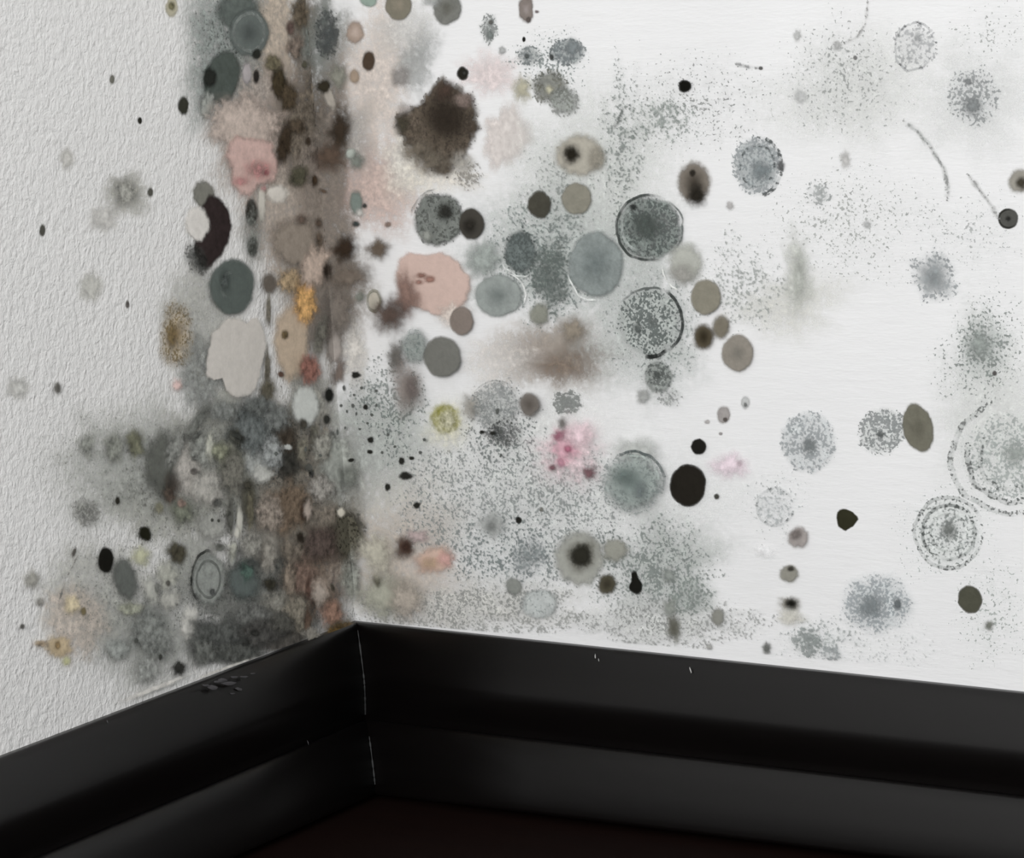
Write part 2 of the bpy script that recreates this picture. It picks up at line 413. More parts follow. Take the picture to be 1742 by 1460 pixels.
speckle(1180, 180, 170, 90, (120,124,120), .40, 'loose grey spore speckle', soft=.3)
speckle(1060, 250, 45, 150, (100,112,105), .50, 'dark green spore streak')
speckle(1130, 205, 60, 45, (120,132,124), .62, 'green spore speckle')
speckle(935, 110, 70, 60, (110,124,120), .55, 'blue-green spore speckle')
speckle(1430, 130, 120, 110, (135,140,136), .42, 'faint grey spore speckle')
speckle(1440, 380, 150, 120, (145,150,144), .42, 'faint grey spore speckle')
speckle(1260, 480, 90, 80, (130,138,132), .5, 'grey-green spore speckle')
speckle(930, 440, 100, 110, (92,108,103), .60, 'dense blue-green spore speckle')
speckle(1110, 560, 100, 110, (112,122,117), .5, 'grey-green spore speckle')
speckle(960, 320, 90, 100, (120,128,122), .42, 'grey-green spore speckle')
speckle(660, 690, 75, 90, (92,106,100), .55, 'green spore speckle', 'the green speckle by the corner')
speckle(850, 720, 70, 80, (95,102,100), .56, 'grey spore speckle')
speckle(880, 860, 190, 130, (112,121,118), .45, 'broad grey-green spore speckle', d1=.42)
speckle(860, 950, 110, 90, (104,117,115), .5, 'blue-grey spore speckle')
speckle(1110, 970, 120, 100, (100,112,106), .60, 'dense green-grey spore speckle')
film(800, 1035, 190, 45, (205,204,199), 'pale grey haze along the baseboard', a=.8)
film(1120, 1060, 170, 40, (206,208,204), 'pale grey-green haze along the baseboard', a=.8)
speckle(800, 1040, 190, 40, (125,128,122), .47, 'grey spore speckle along the baseboard', d1=.5)
speckle(1150, 1060, 160, 45, (125,128,124), .46, 'grey spore speckle along the baseboard', d1=.4)
speckle(1390, 1090, 90, 45, (120,130,126), .52, 'green-grey spore speckle')
speckle(1670, 600, 90, 110, (112,122,116), .50, 'green-grey spore speckle')
speckle(1690, 1040, 70, 110, (135,145,138), .42, 'faint green spore speckle')
speckle(1320, 860, 60, 60, (150,156,154), .42, 'very faint grey spore speckle')
speckle(1640, 400, 110, 90, (150,155,152), .36, 'very faint grey spore speckle')
speckle(1690, 60, 90, 60, (150,155,150), .38, 'very faint grey spore speckle')
speckle(1480, 1100, 140, 60, (155,160,158), .38, 'very faint grey spore speckle')
speckle(390, 810, 170, 120, (88,89,82), .44, 'dark spore speckle', d1=.36)
speckle(492, 760, 66, 110, (72,72,66), .45, 'dark spore speckle')
speckle(420, 1030, 150, 80, (72,75,70), .44, 'dark spore speckle', d1=.42)
speckle(220, 1010, 150, 130, (95,97,90), .42, 'grey spore speckle')
speckle(170, 770, 120, 90, (110,112,104), .40, 'grey spore speckle')
speckle(390, 60, 70, 90, (80,90,84), .42, 'green-grey spore speckle')
speckle(330, 600, 50, 110, (115,115,108), .40, 'grey spore speckle')

# ---- pale growths
A(402, 608, 52, 76, (172,167,160), 'large cream lobed colony', 'the large cream colony', poly=[(384,540),(405,537),(425,548),(437,528),(452,560),(456,590),(448,625),(440,660),(425,676),(400,682),(385,668),(378,645),(362,650),(345,640),(352,600),(358,565)], soft=.9, irr=.05, th=1.2, mott=.08)
A(472, 330, 26, 22, (188,183,174), 'pale cream colony', soft=.4)
A(603, 600, 26, 62, (206,202,195), 'chalky white streak', soft=.3, irr=.2, pat=.3)
A(520, 690, 27, 44, (172,175,168), 'pale grey-green colony', soft=.6)
A(322, 1060, 20, 42, (180,178,171), 'pale bare-looking patch', soft=.4, irr=.2, pat=.2)
A(560, 165, 12, 32, (170,163,152), 'pale tan streak', rot=-20, soft=.4)
A(420, 125, 11, 24, (150,144,144), 'pale mauve fleck', soft=.5)
A(570, 590, 16, 40, (160,152,145), 'pinkish grey streak', soft=.4)
A(445, 345, 9, 50, (176,172,162), 'narrow pale streak', soft=.4)
A(360, 895, 34, 30, (140,140,134), 'grey mottled colony', soft=.4, mott=.35)
A(408, 885, 8, 40, (170,168,158), 'narrow pale vertical streak', soft=.4)
A(435, 775, 32, 42, (150,153,148), 'pale grey mottled colony', soft=.3, mott=.4, pat=.4)
A(312, 800, 34, 60, (160,155,148), 'pale warm grey patch', soft=.3, rot=20, pat=.3)
A(352, 830, 30, 30, (150,147,140), 'pale grey patch', soft=.3, pat=.3)
A(395, 950, 9, 18, (140,143,136), 'small pale grey fleck', soft=.4)
A(455, 930, 36, 40, (122,118,110), 'warm grey colony', soft=.4)

# ---- rough wall and corner strip
A(405, 18, 46, 40, (80,89,83), 'dark green-grey colony', soft=.5, mott=.25)
A(424, 55, 38, 46, (86,95,90), 'dark green ringed colony', 'the dark green ringed colony', soft=.75, irr=.04, mid=((66,73,70), .6), rings=[(.68, .16, (118,126,120), .7)])
A(378, 132, 34, 54, (66,75,68), 'dark green oval colony', 'the dark green oval colony', soft=.72, rot=12, mott=.2, cores=[(-21,0,15,22,(34,36,31),.4)])
A(352, 178, 14, 22, (128,132,124), 'grey-green halo', soft=.3)
A(312, 180, 11.5, 19, (46,46,38), 'dark olive oval spot', soft=.55)
A(292, 12, 13, 21, (158,153,132), 'small yellowish ringed colony', soft=.5, cores=[(0,-2,7,9,(104,100,74),.2)], irr=.12)
A(191, 135, 5.5, 11, (98,97,88), 'small grey spot', soft=.4)
A(238, 205, 4.5, 7.5, (36,36,30), 'tiny black dot', soft=.5)
A(437, 92, 10, 12, (36,38,32), 'small black spot', soft=.4)
A(436, 130, 7, 16, (38,34,32), 'small black upright spot', soft=.4)
A(474, 140, 15, 30, (56,48,34), 'dark olive-brown streak', soft=.3, irr=.2)
A(490, 165, 16, 28, (70,60,46), 'brown upright streak', soft=.3, irr=.2)
A(465, 108, 14, 14, (92,86,68), 'olive smudge', soft=.3, irr=.25)
A(552, 147, 17, 14, (54,49,38), 'dark olive spot', soft=.4, irr=.25)
A(518, 110, 6, 8, (82,80,66), 'small olive fleck', soft=.4)
A(511, 25, 16, 30, (92,82,68), 'brown smudge', soft=.2)
A(494, 48, 9, 16, (90,74,68), 'reddish brown smudge', soft=.2)
A(502, 80, 16, 26, (112,100,90), 'soft brown smudge', soft=.2)
A(556, 58, 27, 52, (92,100,96), 'blue-grey mottled colony', 'the blue-grey mottled colony', a=.75, soft=.4, sp=(.75,.5), g=(62,68,68), mott=.4, pat=.5)
A(604, 55, 18, 25, (165,146,132), 'pinkish brown colony', soft=.5, mid=((186,168,156), .6))
A(627, 104, 13, 21, (76,62,50), 'dark brown oval spot', 'the dark brown oval by the peach haze', soft=.6, mott=.2)
A(603, 130, 12, 16, (162,143,124), 'tan spot', soft=.4)
A(575, 130, 18, 25, (140,140,128), 'olive-grey smudge', soft=.2)
A(627, 0, 17, 15, (140,166,150), 'pale green colony', soft=.6)
A(415, 215, 62, 58, (164,150,140), 'tan haze colony', soft=.3)
A(430, 270, 52, 62, (176,148,140), 'rosy pink colony', 'the rosy pink colony', soft=.72, irr=.1, mott=.18, th=1.0, poly=[(384,240),(395,225),(420,230),(450,232),(466,240),(474,262),(480,285),(470,310),(455,318),(440,322),(425,345),(405,335),(392,325),(388,290),(378,265)], cores=[(10,18,28,20,(158,112,110),0,.7),(22,24,10,8,(148,88,92),0,.8),(-20,38,18,10,(172,122,120),0,.7),(18,50,8,8,(150,104,104),0,.6)])
A(484, 245, 14, 38, (52,43,33), 'dark brown upright blotch', soft=.3, irr=.25, rot=12)
A(505, 215, 14, 14, (74,64,52), 'brown blotch', soft=.3, irr=.25)
A(578, 225, 24, 38, (60,50,40), 'dark brown blotch', 'the dark brown blotch in the corner', soft=.2, irr=.25)
A(560, 265, 35, 30, (94,78,66), 'brown blotch', soft=.2, irr=.2)
A(524, 240, 5, 9, (62,52,42), 'small brown fleck', soft=.3)
A(508, 300, 20, 22, (72,70,56), 'olive-brown blotch', soft=.2, irr=.2)
A(535, 307, 6, 12, (58,46,34), 'small dark brown fleck', soft=.3)
A(550, 325, 10, 4, (100,84,70), 'thin brown fleck', soft=.3, rot=20)
A(597, 262, 12, 12, (172,182,170), 'pale mint spot', soft=.4)
A(607, 275, 14, 16, (128,136,124), 'green-grey spot', soft=.2)
A(606, 345, 15, 28, (118,134,124), 'mint grey ringed spot', soft=.4, cores=[(14,5,6,6,(60,62,58),.2),(0,36,9,7,(56,66,64),.2),(6,18,9,10,(196,194,188),.3)])
A(660, 382, 7, 7, (128,110,100), 'small brown spot', soft=.2)
A(346, 330, 23, 26, (106,105,97), 'grey colony', soft=.6, irr=.1)
A(366, 385, 32, 72, (42,34,33), 'black crescent colony', 'the black crescent colony', poly=[(355,325),(372,330),(390,350),(397,385),(391,415),(377,440),(362,457),(345,464),(334,455),(326,430),(330,395),(342,350)], soft=.8, irr=.06, mott=.25, th=1.)
A(336, 381, 23, 31, (184,180,174), 'pale grey cushion colony', soft=.7, irr=.1)
A(335, 440, 16, 30, (70,72,66), 'dark green-grey fringe', a=.6, soft=.2, sp=(.7,.5), g=(40,42,38), rot=-25)
A(428, 362, 13, 30, (36,32,26), 'black oval spot', 'the black oval under the rosy pink colony', soft=.5)
A(430, 420, 12, 24, (38,38,32), 'black oval spot', soft=.4)
A(430, 400, 22, 60, (104,108,100), 'dark grey-green halo', a=.5, soft=.1)
A(395, 488, 42, 52, (74,84,78), 'large dark green colony', 'the large dark green colony', soft=.82, irr=.05, mott=.14, th=.9, rings=[(.45, .14, (104,114,107), .55, 100, 290)], cores=[(-12,-10,10,22,(66,74,70),.1,.8)])
A(300, 570, 36, 72, (158,148,132), 'tall ochre-brown colony', 'the tall ochre colony', soft=.4, irr=.1, pat=.3, mott=.2, sp=(.3,.62), g=(112,98,72), mid=((126,108,80), .6), cores=[(-8,2,10,26,(104,88,60),.1,.9)])
A(302, 655, 10, 14, (186,160,154), 'faint pink smear', soft=.1)
A(505, 415, 52, 62, (128,118,107), 'brown-grey colony', soft=.45, irr=.15, mott=.2, cores=[(8,-42,12,12,(100,86,76),.1),(37,-36,7,12,(78,66,56),.1),(38,-8,7,18,(88,76,64),.1)])
A(497, 580, 36, 86, (164,147,127), 'tan streaked colony', 'the tan streaked colony', soft=.6, irr=.1, mott=.15, th=.8, cores=[(-12,-10,8,10,(94,80,56),.2)])
A(495, 478, 26, 24, (146,126,98), 'ochre smudge', soft=.2)
A(520, 512, 23, 40, (176,136,84), 'orange patch', 'the orange patch', soft=.25, irr=.15, mott=.15)
A(535, 455, 22, 40, (172,154,140), 'pinkish tan streak', rot=20, soft=.3)
A(585, 424, 26, 25, (52,41,32), 'dark brown blurred spot', 'the dark brown spot above the orange patch', soft=.2, irr=.15)
A(642, 422, 22, 22, (94,82,70), 'brown blurred spot', soft=.2, irr=.15)
A(557, 462, 9, 18, (46,37,30), 'black-brown upright fleck', soft=.3)
A(595, 470, 42, 26, (112,102,92), 'brown-grey blurred smudge', soft=.1)
A(575, 530, 30, 44, (120,112,104), 'grey-brown smudge', soft=.2)
A(545, 570, 14, 40, (92,90,82), 'dark grey streak', soft=.2, rot=10)
A(612, 505, 12, 14, (120,126,114), 'green-grey spot', soft=.2)
A(636, 512, 14, 22, (176,170,156), 'cream ringed spot', soft=.5, rings=[(.8,.3,(130,128,112),.7)])
A(458, 482, 17, 24, (86,79,71), 'brown drop-shaped spot', 'the brown drop', soft=.4)
A(457, 528, 5, 32, (98,94,84), 'thin dark trickle', soft=.3)
A(455, 625, 6, 34, (88,84,74), 'thin dark trickle', soft=.3)
A(455, 665, 16, 26, (78,74,62), 'dark olive smudge', soft=.2)
A(527, 628, 19, 26, (122,84,74), 'reddish brown colony', 'the reddish brown colony', soft=.3, irr=.25, mott=.35)
A(478, 637, 6, 7, (78,58,48), 'small red-brown dot', soft=.3)
A(575, 635, 12, 30, (112,100,92), 'brown streak', soft=.2, rot=20)
A(275, 790, 38, 76, (82,84,76), 'dark olive-grey colony', 'the dark olive colony of the rough wall', soft=.35, irr=.15, mott=.25, cores=[(18,35,18,26,(62,56,50),.1,.8)])
A(230, 755, 18, 28, (90,90,74), 'olive blurred spot', soft=.2)
A(194, 762, 18, 30, (114,116,105), 'grey-green blurred spot', soft=.2)
A(148, 757, 17, 24, (122,124,114), 'grey blurred spot', soft=.1)
A(332, 777, 8, 10, (48,46,42), 'small dark spot', soft=.3)
A(330, 802, 7, 7, (86,82,78), 'small grey-brown fleck', soft=.3)
A(180, 953, 15, 25, (20,19,15), 'large jet black oval spot', 'the jet black oval of the rough wall', soft=.75, th=.9, irr=.05)
A(247, 908, 12, 15, (26,26,16), 'jet black comma-shaped spot', soft=.7, rot=-25, irr=.15)
A(200, 852, 5.5, 10, (40,38,32), 'tiny black upright dot', soft=.5)
A(126, 940, 4, 12, (78,75,70), 'thin dark grey fleck', soft=.4, rot=20)
A(146, 870, 22, 26, (138,138,132), 'faint grey ringed colony', a=.8, soft=.2, sp=(.5,.5), g=(105,105,100))
A(213, 985, 26, 46, (82,86,80), 'dark grey-green oval colony', soft=.5, rot=-12, mott=.25)
A(240, 945, 18, 20, (158,158,132), 'pale olive smudge', soft=.1)
A(142, 1040, 6.5, 10, (104,94,68), 'small olive dot', soft=.4)
A(122, 1030, 16, 20, (196,182,150), 'pale yellow smudge', soft=.1)
A(100, 1100, 22, 20, (172,154,124), 'ochre ringed colony', soft=.3, irr=.2, cores=[(-2,-2,7,10,(134,112,78),.1)], mott=.2)
A(70, 1095, 14, 8, (150,134,112), 'ochre fleck', soft=.2)
A(113, 1125, 9, 10, (168,168,128), 'pale olive-yellow fleck', soft=.2)
A(55, 985, 16, 20, (140,138,130), 'faint grey smudge', soft=.1)
A(98, 660, 6.5, 12, (84,82,77), 'small dark grey dot', soft=.3)
A(72, 392, 6.5, 14, (70,69,62), 'small dark tear-shaped dot', soft=.4)
A(214, 326, 24, 25, (136,135,128), 'grey blurred colony', 'the blurred grey colony of the rough wall', soft=.15, irr=.12)
A(256, 327, 6.5, 10, (72,71,64), 'small dark grey dot', soft=.4)
A(113, 270, 14, 20, (170,168,162), 'faint grey smudge', soft=.1)
A(155, 488, 22, 26, (168,167,160), 'faint grey smudge', soft=.1)
A(175, 370, 26, 24, (172,170,165), 'faint grey smudge', soft=.1)
A(217, 518, 4, 8, (90,86,82), 'pair of tiny dots', soft=.3)
A(30, 660, 22, 22, (172,171,166), 'faint grey smudge', soft=.1)
A(68, 1025, 8, 10, (120,118,112), 'faint grey dot', soft=.2)
A(38, 1066, 5, 6, (84,82,78), 'tiny grey dot', soft=.3)
A(310, 870, 24, 26, (98,102,84), 'green-olive blurred patch', soft=.1, irr=.2)
A(302, 941, 15, 20, (60,57,46), 'dark olive spot', soft=.3, irr=.15)
A(345, 765, 30, 34, (116,118,110), 'grey speckled patch', soft=.2, mott=.4)
A(395, 780, 26, 44, (98,98,88), 'dark olive-grey patch', soft=.2, mott=.35)
A(428, 730, 40, 46, (86,92,90), 'dark blue-grey patch', 'the dark blue-grey patch of the rough wall', soft=.3, mott=.3)
A(402, 745, 14, 18, (62,62,56), 'dark green-black streak', rot=-30, soft=.2)
A(422, 850, 14, 40, (74,72,62), 'dark olive streak', soft=.2)
A(392, 880, 8, 36, (82,82,76), 'dark grey curved streak', soft=.3)
A(370, 855, 10, 10, (80,80,76), 'dark grey spot', soft=.2)
A(355, 985, 32, 50, (120,124,117), 'grey oval colony edged by a black ring', 'the black-ringed grey colony', soft=.7, irr=.05, mott=.35, rings=[(.93,.12,(34,36,32),.95,120,290),(.62,.12,(92,96,90),.6)], cores=[(6,22,6,7,(62,64,62),.2)])
A(415, 990, 36, 44, (78,88,84), 'blue-green colony', soft=.4, mott=.2)
A(420, 970, 13, 22, (66,92,80), 'deep green patch', 'the deep green patch', soft=.1)
A(460, 995, 13, 16, (44,42,34), 'black blurred spot', soft=.2)
A(440, 1050, 50, 30, (92,93,88), 'dark grey patch', soft=.2, mott=.25)
A(475, 1025, 34, 24, (116,114,106), 'warm grey patch', soft=.2, mott=.2)
A(370, 1085, 60, 36, (70,72,68), 'charcoal patch', 'the charcoal patch above the baseboard', soft=.28, mott=.6, irr=.3)
A(400, 1112, 60, 22, (70,72,67), 'charcoal smudge', soft=.25, mott=.6)
A(490, 1092, 46, 20, (74,71,66), 'charcoal smudge', soft=.25, mott=.6)
A(345, 1110, 26, 26, (84,86,80), 'dark grey smudge', soft=.25, mott=.6)
A(450, 1075, 50, 24, (66,65,62), 'charcoal patch', soft=.3, mott=.3)
A(305, 1136, 13, 14, (40,40,37), 'black spot touching the baseboard', soft=.3)
A(258, 1080, 32, 48, (104,107,101), 'grey-green colony', soft=.3, rot=-15, mott=.25)
A(200, 1105, 24, 20, (124,128,122), 'grey-green colony', soft=.2, mott=.2)
A(250, 1140, 22, 26, (122,124,118), 'grey patch', soft=.2, mott=.2)
A(232, 1090, 4.5, 6, (66,68,62), 'tiny dark dot', soft=.4)
A(273, 1118, 4.5, 7, (50,52,46), 'tiny black dot', soft=.4)
A(486, 745, 22, 42, (58,51,43), 'dark brown blotch', 'the dark brown blotch with the white chip', soft=.2, irr=.2, cores=[(4,16,9,6,(164,166,160),.5)])
A(492, 792, 22, 28, (46,45,41), 'black blurred blotch', soft=.2, irr=.2)
A(516, 722, 9, 12, (60,57,50), 'dark grey spot', soft=.3)
A(535, 745, 9, 26, (84,82,72), 'olive-grey streak', soft=.2)
A(560, 672, 10, 17, (28,29,25), 'jet black oval spot', 'the jet black oval in the corner', soft=.5)
A(556, 714, 8, 11, (44,44,40), 'small black spot', soft=.4)
A(566, 750, 6, 20, (48,49,45), 'thin black streak', soft=.3)
A(530, 806, 5.5, 9, (22,22,20), 'small jet black dot', soft=.5)
A(525, 795, 9, 9, (66,66,62), 'small grey spot', soft=.3)
A(575, 790, 36, 50, (140,143,134), 'grey-green blurred patch', soft=.2)
A(592, 812, 20, 22, (118,122,112), 'grey-green patch', soft=.2, mott=.3)
A(492, 862, 40, 50, (96,82,68), 'brown patch', 'the brown patch in the corner', soft=.2, irr=.2, mott=.3)
A(460, 875, 26, 36, (126,116,106), 'warm grey patch', soft=.2)
A(520, 870, 10, 20, (58,45,36), 'dark brown streak', soft=.2)
A(524, 868, 9, 18, (150,138,128), 'pale pinkish fleck', soft=.2)
A(562, 890, 40, 40, (110,102,92), 'brown-grey patch', soft=.2, mott=.3)
A(590, 910, 40, 62, (76,73,62), 'dark olive-brown patch', 'the dark olive patch in the corner', soft=.35, irr=.15, mott=.35, sp=(.3,.6), g=(46,44,36))
A(545, 925, 32, 36, (76,65,60), 'dark brown-mauve patch', soft=.2, irr=.2, mott=.3)
A(511, 915, 9, 13, (38,33,27), 'black-brown spot', soft=.3)
A(580, 872, 9, 11, (188,182,168), 'small cream fleck', soft=.4)
A(495, 940, 20, 24, (100,92,82), 'brown-grey patch', soft=.2)
A(520, 985, 24, 40, (104,86,76), 'reddish brown patch', soft=.2, mott=.3, irr=.2)
A(527, 1005, 8, 26, (76,58,50), 'dark red-brown streak', soft=.2)
A(505, 1045, 26, 40, (114,108,96), 'olive-grey patch', soft=.2, mott=.2)
A(545, 1005, 16, 26, (152,138,126), 'pale pink-tan fleck', soft=.2)
A(566, 1000, 4, 9, (56,52,44), 'small dark dash', soft=.3, rot=-20)
A(565, 1045, 22, 26, (134,106,92), 'pinkish brown patch', soft=.2, mott=.3)
A(582, 1068, 34, 16, (84,70,48), 'dark ochre patch', 'the dark ochre patch at the foot of the corner', soft=.2, mott=.4, irr=.25)
A(524, 1055, 9, 26, (76,62,52), 'dark brown streak', soft=.2)
A(597, 985, 18, 44, (120,122,112), 'green-grey streak', soft=.2)

# ---- small streaks and flecks of the crowded rough-wall patch
A(336, 718, 9, 44, (92,94,87), 'dark grey slanting streak', rot=32, soft=.2)
A(336, 740, 6, 16, (84,86,80), 'short dark slanting streak', rot=50, soft=.2)
A(357, 757, 8, 26, (164,164,152), 'pale upright streak', soft=.2)
A(375, 768, 18, 16, (118,120,94), 'olive smudge', soft=.2)
A(398, 806, 22, 40, (98,96,88), 'dark mottled patch', soft=.2, mott=.5)
A(404, 742, 17, 7, (50,52,46), 'black curved streak', rot=35, soft=.2)
A(447, 806, 20, 18, (160,160,154), 'pale grey patch', soft=.2, mott=.3)
A(421, 825, 10, 11, (56,54,46), 'black blurred spot', soft=.2)
A(426, 868, 7, 44, (84,80,66), 'dark olive upright streak', soft=.2)
A(403, 907, 5, 15, (172,170,160), 'pale upright fleck', soft=.2)
A(361, 885, 3.5, 4, (62,62,58), 'tiny dark dot', soft=.4)
A(372, 886, 3.5, 4, (62,62,58), 'tiny dark dot', soft=.4)
A(288, 843, 13, 18, (74,64,56), 'dark red-brown smudge', soft=.2)
A(271, 864, 10, 14, (102,100,84), 'olive smudge', soft=.2)
A(309, 856, 10, 10, (124,106,96), 'reddish fleck', soft=.2)
A(427, 928, 22, 22, (122,120,113), 'warm grey patch', soft=.2)
A(396, 938, 9, 20, (134,134,124), 'pale grey streak', soft=.2)
A(374, 931, 14, 11, (82,84,76), 'dark grey smudge', soft=.2)
A(458, 944, 14, 34, (120,116,108), 'warm grey streak', soft=.2)
A(427, 957, 14, 8, (60,64,60), 'dark grey-green smudge', soft=.2)
A(493, 985, 12, 36, (112,101,89), 'tan streak', soft=.2)
A(544, 1010, 14, 22, (150,139,129), 'pale pink fleck', soft=.2)
A(566, 1040, 13, 22, (132,103,88), 'orange-brown fleck', soft=.2)
A(577, 1076, 26, 12, (86,68,38), 'ochre-brown smudge', soft=.2, mott=.5)
A(530, 1080, 18, 14, (114,110,102), 'grey smudge', soft=.2)
A(433, 1077, 11, 8, (46,46,43), 'black smudge', soft=.2)
A(418, 1092, 8, 8, (48,49,45), 'black smudge', soft=.2)
A(480, 1060, 28, 18, (72,71,66), 'charcoal smudge', soft=.2, mott=.4)
A(385, 1138, 62, 4.5, (168,165,158), 'pale dusty line along the baseboard', rot=-20, soft=.2)
A(262, 1172, 60, 4.5, (176,173,167), 'pale dusty line along the baseboard', rot=-22, soft=.2)
A(258, 1004, 13, 28, (150,150,142), 'pale streak', soft=.2, rot=-20)
A(285, 980, 20, 26, (146,146,136), 'pale grey patch', soft=.2, mott=.35)
A(290, 1020, 22, 18, (152,151,143), 'pale grey patch', soft=.2, mott=.35)
A(268, 1000, 6, 12, (96,97,90), 'dark grey fleck', soft=.2)
A(286, 992, 5, 7, (86,84,78), 'dark grey fleck', soft=.2)
A(222, 1035, 22, 12, (126,128,108), 'olive smudge', soft=.2)
A(548, 760, 20, 30, (130,128,120), 'grey patch', soft=.2, mott=.4)
A(515, 765, 10, 26, (104,100,88), 'olive-grey streak', soft=.2)
A(545, 830, 24, 22, (134,130,124), 'pale grey patch', soft=.2, mott=.3)
A(463, 770, 22, 30, (126,130,128), 'blue-grey mottled patch', soft=.2, mott=.5)
A(470, 710, 26, 26, (98,102,98), 'dark blue-grey patch', soft=.2, mott=.4)
A(440, 690, 30, 20, (84,88,84), 'dark grey patch', soft=.2, mott=.3)
A(380, 700, 26, 22, (104,107,102), 'grey patch', soft=.2, mott=.4)
A(300, 760, 16, 40, (112,113,106), 'grey streak', rot=20, soft=.2, mott=.4)

# ---- smooth wall
A(678, 8, 24, 29, (124,119,104), 'warm grey disc', 'the warm grey disc at the top', soft=.82, irr=.04, mid=((138,130,114), .7))
A(760, 14, 27, 30, (120,121,113), 'grey speckled disc', soft=.75, mott=.2, mid=((98,98,90), .7))
A(735, -4, 18, 16, (170,174,170), 'pale grey colony', soft=.3)
A(832, 50, 16, 27, (165,172,167), 'grey-green colony with dark flecks', a=.7, soft=.3, sp=(.6,.5), g=(110,118,114), cores=[(3,-12,6,6,(96,96,92),.2),(2,10,8,9,(120,130,126),.2)])
A(895, 16, 16, 26, (130,120,114), 'mauve-brown disc', 'the mauve-brown disc at the top', soft=.6, irr=.12, mid=((150,140,136), .5), cores=[(4,18,6,7,(92,84,80),.2),(18,4,5,4,(122,110,110),.3)])
A(891, 67, 3.6, 5.5, (30,30,26), 'tiny black dot', soft=.5)
A(854, 86, 8, 9, (165,167,165), 'small pale grey spot', soft=.3)
A(787, 125, 11.5, 13, (38,36,30), 'black round spot', soft=.7, cores=[(3,-1,5,6,(56,56,52),.2)])
A(680, 130, 18, 20, (146,142,138), 'mauve-grey smudge', soft=.2)
film(745, 300, 80, 30, (232,226,214), 'cream margin below', a=.6)
A(745, 215, 76, 90, (96,86,74), 'large fluffy dark brown colony', 'the large dark brown colony', poly=[(662,206),(672,192),(690,180),(708,174),(722,156),(733,142),(753,124),(772,134),(792,146),(808,153),(816,175),(819,200),(821,219),(811,238),(803,262),(792,280),(782,296),(764,308),(740,303),(715,277),(698,262),(682,245)], soft=.76, irr=.13, lob=2.4, mott=.6, th=1.4, bump=.8, sp=(.3,.62), g=(66,57,48), cores=[(14,-14,46,48,(50,43,36),0,.95),(12,-60,22,20,(74,60,52),0,.9),(-58,-30,15,14,(172,164,158),0,.8),(44,-45,20,16,(132,116,108),0,.85),(40,62,24,22,(168,164,155),0,.85),(-36,40,34,22,(112,103,90),0,.85),(-10,62,40,26,(108,100,88),0,.8),(-62,-4,18,22,(72,68,56),0,.8),(58,4,12,16,(80,70,60),0,.8)])
speckle(795, 300, 30, 30, (110,106,98), .6, 'loose brown spore fringe')
A(900, 95, 26, 22, (168,176,172), 'blue-grey speckled colony', a=.55, soft=.4, sp=(.7,.5), g=(112,122,122), cores=[(-4,0,5,6,(80,86,84),.2)])
A(966, 88, 35, 26, (160,170,168), 'blue-grey speckled colony with dark dots', 'the blue-grey colony with dark dots', a=.7, soft=.6, sp=(.65,.5), g=(108,118,120), cores=[(8,-8,14,16,(126,136,138),.1),(-28,9,5.5,6,(62,66,64),.3)])
A(888, 152, 18, 26, (176,172,150), 'pale yellow-grey smudge', soft=.1)
A(935, 148, 36, 34, (134,136,126), 'grey ringed colony with a yellowish heart', 'the grey colony with the yellowish heart', a=.85, soft=.5, mott=.3, sp=(.4,.5), g=(98,98,88), cores=[(0,5,9,10,(196,192,166),.1)])
A(958, 172, 30, 30, (156,162,154), 'grey-green colony', a=.8, soft=.5, sp=(.5,.55), g=(112,116,108))
A(985, 264, 48, 42, (170,165,152), 'beige colony with a dark heart', 'the beige colony with the dark heart', soft=.6, irr=.08, mott=.15, cores=[(-13,-2,18,20,(36,33,25),.1),(30,6,18,24,(148,143,130),.2,.8)])
A(981, 338, 28, 29, (132,129,116), 'warm grey disc', 'the warm grey disc under the dark heart', soft=.8, irr=.04)
A(918, 349, 22, 25, (70,68,59), 'dark grey disc', 'the dark grey disc', soft=.82, irr=.08, mott=.15)
A(1165, 146, 13, 11, (20,20,16), 'jet black spot', 'the jet black spot near the top', soft=.75, rot=-25, irr=.12)
A(1294, 116, 5, 4, (92,92,90), 'tiny grey dot', soft=.4)
A(1288, 282, 47, 56, (176,184,184), 'pale blue-grey ringed colony', 'the pale blue-grey ringed colony', a=.75, soft=.6, sp=(.5,.6), g=(126,136,138), rings=[(.9,.12,(160,168,166),.3,-90,80,.5),(.62,.08,(160,170,170),.25,0,359,.4)], cores=[(6,8,20,20,(122,134,136),0,.8),(40,0,9,11,(92,94,94),.2)])
A(1242, 350, 9, 10, (176,174,172), 'small pale grey spot', soft=.2)
A(1180, 310, 34, 43, (128,120,110), 'brown disc with a black heart', 'the brown disc with the black heart', soft=.55, irr=.05, mid=((70,64,56), .85), cores=[(5,22,20,22,(38,35,29),.1),(-2,-16,7,8,(44,40,34),.1)])
A(1105, 388, 60, 58, (126,138,131), 'dark green ringed colony', 'the large dark green ringed colony', a=.8, soft=.8, irr=.04, mott=.35, sp=(.62,.5), g=(70,80,76), mid=((92,102,96), .7), rings=[(.95,.09,(58,66,62),.9,60,300),(.95,.06,(92,102,98),.8,300,420),(.78,.1,(178,188,182),.6,90,250)], cores=[(-6,-4,28,26,(78,88,82),0,.75),(-28,-36,8,7,(46,50,48),.3)])
A(1105, 548, 60, 62, (182,190,184), 'pale speckled colony with a black arc', 'the pale colony with the black arc', a=.75, soft=.75, irr=.03, sp=(.66,.42), g=(92,102,98), rings=[(.95,.1,(54,60,58),.95,-70,60),(.93,.13,(36,40,38),.95,55,100),(.95,.07,(96,104,100),.8,-150,-60)], cores=[(-20,10,12,14,(92,100,96),0,.7),(6,-2,10,9,(112,120,116),0,.7)])
